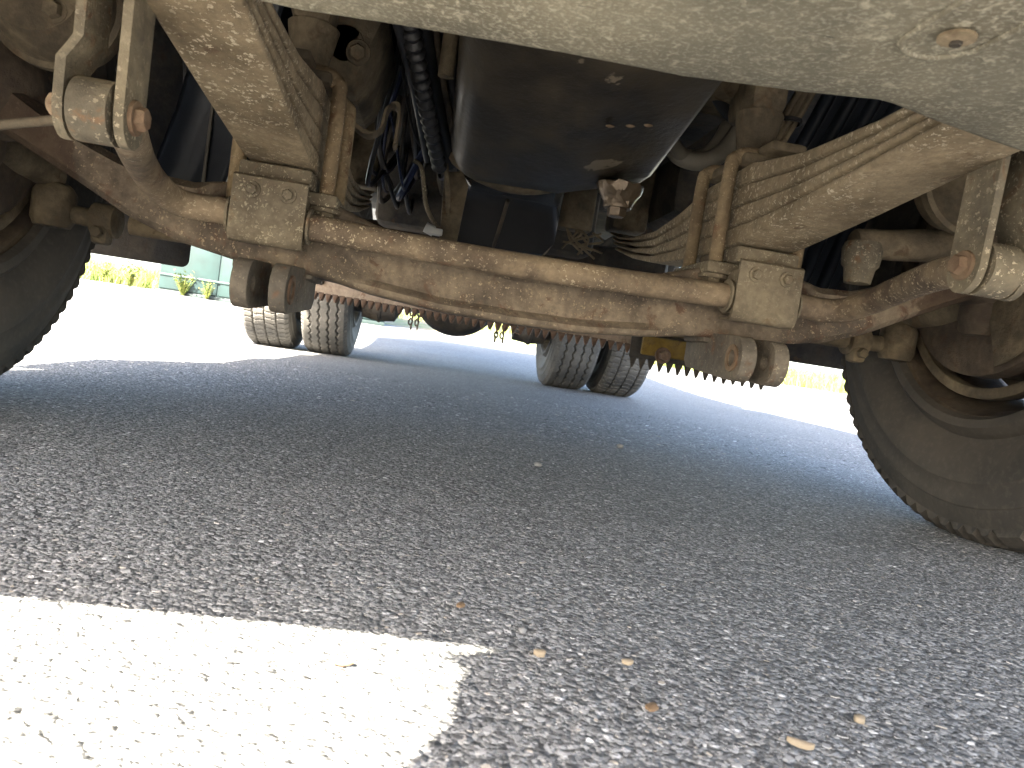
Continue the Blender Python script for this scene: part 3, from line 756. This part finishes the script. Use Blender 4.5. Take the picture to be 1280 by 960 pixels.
# ---- underbody grader blade: beige toothed blade set at an angle, dark toothed blade at its near end
def toothed(name, A, B, z_base, z_top, th, pitch, th_h, mat, tmat, bolts, cut=0):
    A, B = Vector((*A, 0)), Vector((*B, 0)); d = (B-A); L = d.length; d.normalize(); n = Vector((d.y, -d.x, 0))
    if n.y > 0: n = -n
    P = lambda u, v, w_: A+d*u+Vector((0, 0, v))-n*w_
    out = [(0, z_base[0]), (L, z_base[1]), (L, z_top[1]), (-cut, z_top[0])]
    root = obj(name, plate(out, th, P, (), .003), mat, truck)
    n_t = int(L/pitch); tm = None
    tm = plate([(-pitch*.46, .006), (-pitch*.24, -th_h*.55), (-pitch*.08, -th_h), (pitch*.08, -th_h), (pitch*.24, -th_h*.55), (pitch*.46, .006)], th*.8, lambda u, v, w_: d*u+Vector((0, 0, v))-n*(w_-th*.1), (), .0015)
    me = bpy.data.meshes.new('tooth'); tm.to_mesh(me); tm.free()
    for k in range(n_t):
        t = (k+.5)/n_t; o = obj('tooth', me, tmat, root, 38 if k == 0 else 0)
        o.location = A+d*(L*t)+Vector((0, 0, z_base[0]+(z_base[1]-z_base[0])*t-random.uniform(0, .003)))-n*.002
    for u, v in bolts:
        t = u/L; z = z_base[0]+(z_base[1]-z_base[0])*t+v
        obj('bolt', hexbolt(A+d*u+Vector((0, 0, z))+n*0, n, .012, .014, False), 'dark', root)
    return root
toothed('scraper_blade', (-.84, 1.66), (.60, 1.14), (.318, .287), (.62, .5), .022, .0285, .026, 'blade', 'tooth', [(.30+.18*k, .042) for k in range(7)], .12)
obj('moldboard_beam', box((-.1, 1.52, .56), (1.6, .1, .12), .02, Matrix.Rotation(-.345, 3, 'Z')), 'blackblade', truck)
toothed('near_blade', (.52, 1.09), (.955, .985), (.248, .236), (.33, .33), .02, .0292, .032, 'blackblade', 'blackblade', [], 0)
obj('blade_holder', box((.62, 1.02, .29), (.16, .05, .06), .006, Matrix.Rotation(-.22, 3, 'Z')), 'yellow', truck)
obj('blade_arm', box((.78, 1.02, .345), (.42, .05, .03), .006, Matrix.Rotation(-.22, 3, 'Z')), 'cast', truck)
obj('holder_bolt', hexbolt((.60, .99, .265), (0, -1, 0), .018, .03), 'bolt', truck)

# ---- rear axle
bm = lathe([(-.24, .05), (-.2, .16), (-.12, .25), (-.02, .285), (.08, .275), (.16, .22), (.2, .12), (.21, .03)], 'Y', (0, WB, .51), 44)
ra = obj('rear_axle', bm, 'dark', truck)
obj('axle_tube', tube([(-.95, WB, .5), (-.3, WB, .5), (.3, WB, .5), (.95, WB, .5)], lambda t: .07+.05*math.exp(-((t-.5)/.15)**2), 24, 4), 'dark', ra)
for s_ in (-1, 1):
    obj('brake_drum', lathe([(s_*.55, .06), (s_*.55, .2), (s_*.58, .21), (s_*.72, .205), (s_*.74, .06)], 'X', (0, WB, .5), 40), 'dark', ra)
    bm = lathe([(-.1, .02), (-.095, .07), (-.01, .08), (0, .088), (.014, .088), (.02, .08), (.1, .07), (.13, .02)], 'X', (s_*.46, WB-.24, .33), 28)
    obj('brake_chamber', bm, 'dark', ra)
    # automatic snow-chain unit: little wheel with hanging chain ends
    for c_ in range(2):
        q = Vector((s_*(.24+.04*c_)+.02, WB-.28, .355)); bm = bmesh.new()
        for k in range(5):
            cz = q+Vector((random.uniform(-.006, .006), 0, -.027*k)); lp = []
            for j in range(13):
                a = 2*PI*j/12
                lp.append(cz+(Vector((.011*math.cos(a), 0, .019*math.sin(a))) if k % 2 else Vector((0, .011*math.cos(a), .019*math.sin(a)))))
            tube(lp, .0055, 7, 0, bm)
        obj('hanging_chain', bm, 'dark', ra)
    obj('chain_arm', tube([(s_*.20, WB-.28, .39), (s_*.32, WB-.27, .355), (s_*.44, WB-.24, .35)], .014, 10, 5), 'dark', ra)
bm = tube([(.4, WB-.3, .42), (.42, WB-.3, .30)], .02, 12, 0)
obj('coil', tube([(.385+.02*math.cos(k*1.05), WB-.3+.02*math.sin(k*1.05), .42-.0042*k) for k in range(32)], .004, 7, 2), 'bolt', ra)
bm.free()
obj('prop_shaft', tube([(0, 1.1, .72), (0, WB-.25, .55)], .05, 20, 0), 'dark', truck)

# ---- cab and cargo body above (they cast the truck's shadow)
bm = box((0, .1, 2.0), (2.5, 2.4, 1.9), .09); cab = obj('cab', bm, 'cab', truck)
obj('windscreen', box((0, -1.1, 2.35), (2.2, .04, .8), .015), 'glass', cab)
for s_ in (-1, 1): obj('side_window', box((s_*1.245, -.2, 2.35), (.03, .9, .6), .01), 'glass', cab)
obj('cab_floor', box((0, .15, 1.0), (2.3, 1.9, .05), .01), 'frame', cab)
for s_ in (-1, 1):
    obj('cab_step', box((s_*1.08, -.83, .68), (.34, .28, .62), .03), 'frame', truck)
    obj('side_skirt', box((s_*1.12, 1.05, .88), (.26, .5, .2), .03), 'frame', truck)
    obj('side_tank', box((s_*.98, 1.75, 1.02), (.5, .8, .08), .03), 'frame', truck)
    obj('rear_mudguard', box((s_*.92, WB, 1.06), (.66, 1.3, .03), .01), 'frame', truck)
bm = box((0, 4.0, 2.0), (2.5, 4.7, 1.7), .04); cg = obj('cargo_body', bm, 'cargo', truck)
for k in range(6): obj('side_post', box((-1.27, 2.0+.8*k, 2.0), (.05, .1, 1.7), .008), 'cargo', cg); 

# ================================================================ things beyond
def container():
    root = tag(empty('container', None, (-2.85, 12.05, 0)), 'faded teal metal storage container standing on the far side of the yard', 'container')
    z0 = terrain_z(-3.6, 11)-.02; L, W_, H = 3.6, 1.9, 2.2
    Mx = lambda c: Vector(c)
    obj('body', box((0, 0, z0+H/2), (L, W_, H), .02), 'teal', root)
    for k in range(4):
        x = -L/2+.45+k*.9
        obj('panel', box((x, -W_/2-.012, z0+H/2), (.86, .02, H-.2), .008), 'teal', root)
    for z in (.32, .9): obj('rail', box((0, -W_/2-.03, z0+z), (L, .02, .035), .006), 'teal', root)
    obj('skid', box((0, -W_/2-.02, z0+.04), (L, .05, .08), .01), 'tealdark', root)
    root.rotation_euler = (0, 0, .12)
container()
def weed(x, y, h, n, label):
    z = terrain_z(x, y)-.01; V, F = [], []
    for _ in range(n):
        a = random.uniform(0, 2*PI); sp = random.uniform(.1, .6)*h; top = Vector((math.cos(a)*sp, math.sin(a)*sp, h*random.uniform(.5, 1)))
        for q in range(7):
            t = (q+1)/7; c = Vector((top.x*t*t, top.y*t*t, top.z*t)); b = random.uniform(0, 2*PI); l = h*.16
            d = Vector((math.cos(b), math.sin(b), random.uniform(.1, .8)))*l; e = Vector((-math.sin(b), math.cos(b), 0))*l*.28; k = len(V)
            V.extend([c, c+d*.5+e, c+d, c+d*.5-e]); F.append((k, k+1, k+2, k+3))
        k = len(V); V.extend([Vector((-.004, 0, 0)), Vector((.004, 0, 0)), top]); F.append((k, k+1, k+2))
    me = bpy.data.meshes.new('foliage'); me.from_pydata([tuple(v) for v in V], [], F)
    o = obj('weed_plant', me, 'grass', angle=0); o.location = (x, y, z)
    tag(o, label, 'plant', 'weeds along the yard edge')
weed(-4.12, 10.85, .4, 34, 'tallest yellow green weed in front of the teal container')
weed(-3.75, 10.85, .3, 24, 'low weed at the foot of the teal container, right of the tall weed')
weed(-4.95, 10.9, .4, 30, 'bushy weed beside the left end of the teal container')
weed(-5.5, 11.3, .35, 24, 'leftmost weed, between the front tyre and the teal container')

# litter on the asphalt: wood splinters, leaves and pebbles, each where it lies
def chip(px, name, mat, ln, wd, th, rz, label, cat, group):
    nn = 11; out = [(ln/2*math.cos(2*PI*k/nn)*random.uniform(.75, 1.1), wd/2*math.sin(2*PI*k/nn)*random.uniform(.7, 1.1)) for k in range(nn)]
    bm = plate(out, th, lambda u, v, w_: Vector((u, v, w_-th/2+.04*u+.3*u*u/ln)), (), th*.25)
    o = obj(name, bm, mat); o.location = (px[0], px[1], .0035); o.rotation_euler = (0, .03, rz); tag(o, label, cat, group)

G1, G2, G3 = 'wood splinters on the asphalt', 'dry litter on the asphalt', 'loose pebbles on the asphalt'
chip((.055, -.70), 'wood_chip', 'wood', .011, .007, .003, .1, 'pale oval wood chip lying alone in the middle of the near asphalt', 'wood chip', G1)
chip((.143, -.798), 'wood_chip', 'wood', .019, .006, .003, -.5, 'longest pale wood splinter, nearest the bottom edge of the picture', 'wood chip', G1)
chip((.21, -.757), 'wood_chip', 'wood', .011, .008, .004, .6, 'tan wood chip with dark end, right of the longest splinter', 'wood chip', G1)
chip((-.013, -.70), 'wood_chip', 'wood', .010, .009, .004, .3, 'wood chip just right of the sunlit patch corner', 'wood chip', G1)
chip((.053, -.768), 'dry_leaf', 'leafbrown', .013, .009, .002, .8, 'small brown leaf scrap nearest the pale oval wood chip', 'leaf', G2)
chip((-.153, -.745), 'dry_leaf', 'leafbrown', .016, .007, .002, .2, 'dark crumpled leaf scrap inside the sunlit patch', 'leaf', G2)
chip((-.07, -.62), 'dry_leaf', 'leafbrown', .011, .008, .002, 1.2, 'brown leaf scrap just behind the edge of the sunlit patch', 'leaf', G2)
def pebble(x, y, r, label):
    bm = bmesh.new(); bmesh.ops.create_icosphere(bm, subdivisions=2, radius=r)
    for v in bm.verts: v.co *= random.uniform(.82, 1.15); v.co.z *= .6
    o = obj('pebble', bm, 'pebble', angle=70); o.location = (x, y, r*.5); tag(o, label, 'pebble', G3)
pebble(.115, .168, .008, 'pale round pebble under the truck, midway to the front axle')
pebble(.409, .638, .010, 'larger grey pebble under the truck, behind the front axle')
pebble(-.02, -.655, .0035, 'tiny reddish pebble at the inner edge of the sunlit patch')

# photographer crouching just in front of the truck, whose shadow falls on the near asphalt
def person():
    root = tag(empty('person', None, (-.09, -1.9, 0)), 'person in navy work clothes crouching in front of the truck, holding a phone low', 'person')
    J = {}; names = []; E_ = []
    def j(n, p, r, par=None):
        J[n] = len(names); names.append((Vector(p), r))
        if par: E_.append((J[par], J[n]))
    j('pel', (-.09, -2.02, .56), .135); j('sp', (-.09, -1.95, .73), .18, 'pel'); j('ch', (-.09, -1.82, .93), .24, 'sp'); j('up', (-.09, -1.73, 1.07), .16, 'ch')
    j('nk', (-.09, -1.67, 1.16), .055, 'up')
    for n, s_ in (('l', -1), ('r', 1)):
        j('sh'+n, (-.09+s_*.14, -1.72, 1.06), .078, 'up'); j('el'+n, (-.09+s_*.27, -1.63, .79), .085, 'sh'+n); j('wr'+n, (-.165+s_*.1, -1.375, .43), .034, 'el'+n)
        j('hp'+n, (-.09+s_*.11, -2.02, .53), .1, 'pel'); j('kn'+n, (-.09+s_*.24, -1.66, .50), .07, 'hp'+n); j('an'+n, (-.09+s_*.2, -1.93, .11), .045, 'kn'+n); j('to'+n, (-.09+s_*.23, -1.72, .045), .042, 'an'+n)
    me = bpy.data.meshes.new('body'); me.from_pydata([tuple(p) for p, r in names], E_, [])
    o = obj('body', me, None, None, 0); sk = o.modifiers.new('skin', 'SKIN'); sk.use_smooth_shade = True
    lay = o.data.skin_vertices[0].data if o.data.skin_vertices else None
    if lay is None:
        bpy.context.view_layer.objects.active = o; lay = o.data.skin_vertices[0].data
    for k, (p, r) in enumerate(names): lay[k].radius = (r, r); lay[k].use_root = (k == 0)
    o.modifiers.new('sub', 'SUBSURF').levels = 2; o.modifiers['sub'].render_levels = 2
    dg = bpy.context.evaluated_depsgraph_get(); me2 = bpy.data.meshes.new_from_object(o.evaluated_get(dg)); me2.materials.clear()
    for v in me2.vertices:
        if v.co.y < -1.6 and v.co.z > .5 and abs(v.co.x+.09) < .3: v.co.x = -.075+(v.co.x+.09)*(1.0+.42*math.exp(-((v.co.z-.86)/.2)**2)+.06)
    bpy.data.objects.remove(o); b = obj('body', me2, 'jacket', root, 180); b.parent = root; b.location = -root.location
    off = -root.location
    def add(n, bm, m): q = obj(n, bm, m, root, 60); q.location = off; return q
    bm = bmesh.new(); bmesh.ops.create_uvsphere(bm, u_segments=28, v_segments=20, radius=1)
    for v in bm.verts:
        p = v.co; jaw = 1-.22*max(0, -p.z); p.x *= .075*jaw; p.y *= .095*(1-.1*max(0, -p.z)); p.z *= .118
        if p.y > .07 and abs(p.x) < .018 and -.035 < p.z < .02: p.y += .018*(1-abs(p.x)/.018)
    bmesh.ops.translate(bm, vec=(-.09, -1.63, 1.275), verts=bm.verts); hd = add('head', bm, 'skin')
    bm = bmesh.new(); bmesh.ops.create_uvsphere(bm, u_segments=28, v_segments=16, radius=1)
    bmesh.ops.delete(bm, geom=[v for v in bm.verts if v.co.z < -.1 or (v.co.y > .45 and v.co.z < .45)], context='VERTS')
    for v in bm.verts: v.co.x *= .081; v.co.y *= .102; v.co.z *= .126
    bmesh.ops.translate(bm, vec=(-.09, -1.635, 1.28), verts=bm.verts); add('hair', bm, 'hair')
    for s_ in (-1, 1):
        bm = bmesh.new(); w0 = Vector((-.165+s_*.1, -1.375, .43)); p0 = Vector((-.1265+s_*.088, -1.262, .265))
        tube([w0, w0.lerp(p0, .5), p0], lambda t: .027+.008*math.sin(t*PI), 12, 4, bm)
        for k in range(4):
            b0 = p0+Vector((0, -.006, .025-.019*k)); tube([b0, b0+Vector((-s_*.012, .022, 0)), b0+Vector((-s_*.036, .012, -.003)), b0+Vector((-s_*(.05-.006*abs(k-1)), -.004, -.004))], lambda t: .0088-.002*t, 8, 4, bm)
        tube([p0+Vector((0, -.02, .015)), p0+Vector((-s_*.02, -.035, .03)), p0+Vector((-s_*.045, -.03, .022))], lambda t: .011-.002*t, 8, 4, bm)
        add('hand', bm, 'skin')
    ph = tag(obj('phone', box((0, 0, 0), (.15, .008, .072), .004), 'blackhose'), 'black phone held low in both hands in front of the truck', 'phone')
    ph.location = (-.1265, -1.2285, .229)
    ph.rotation_euler = (0, -.15, -.12)
person()
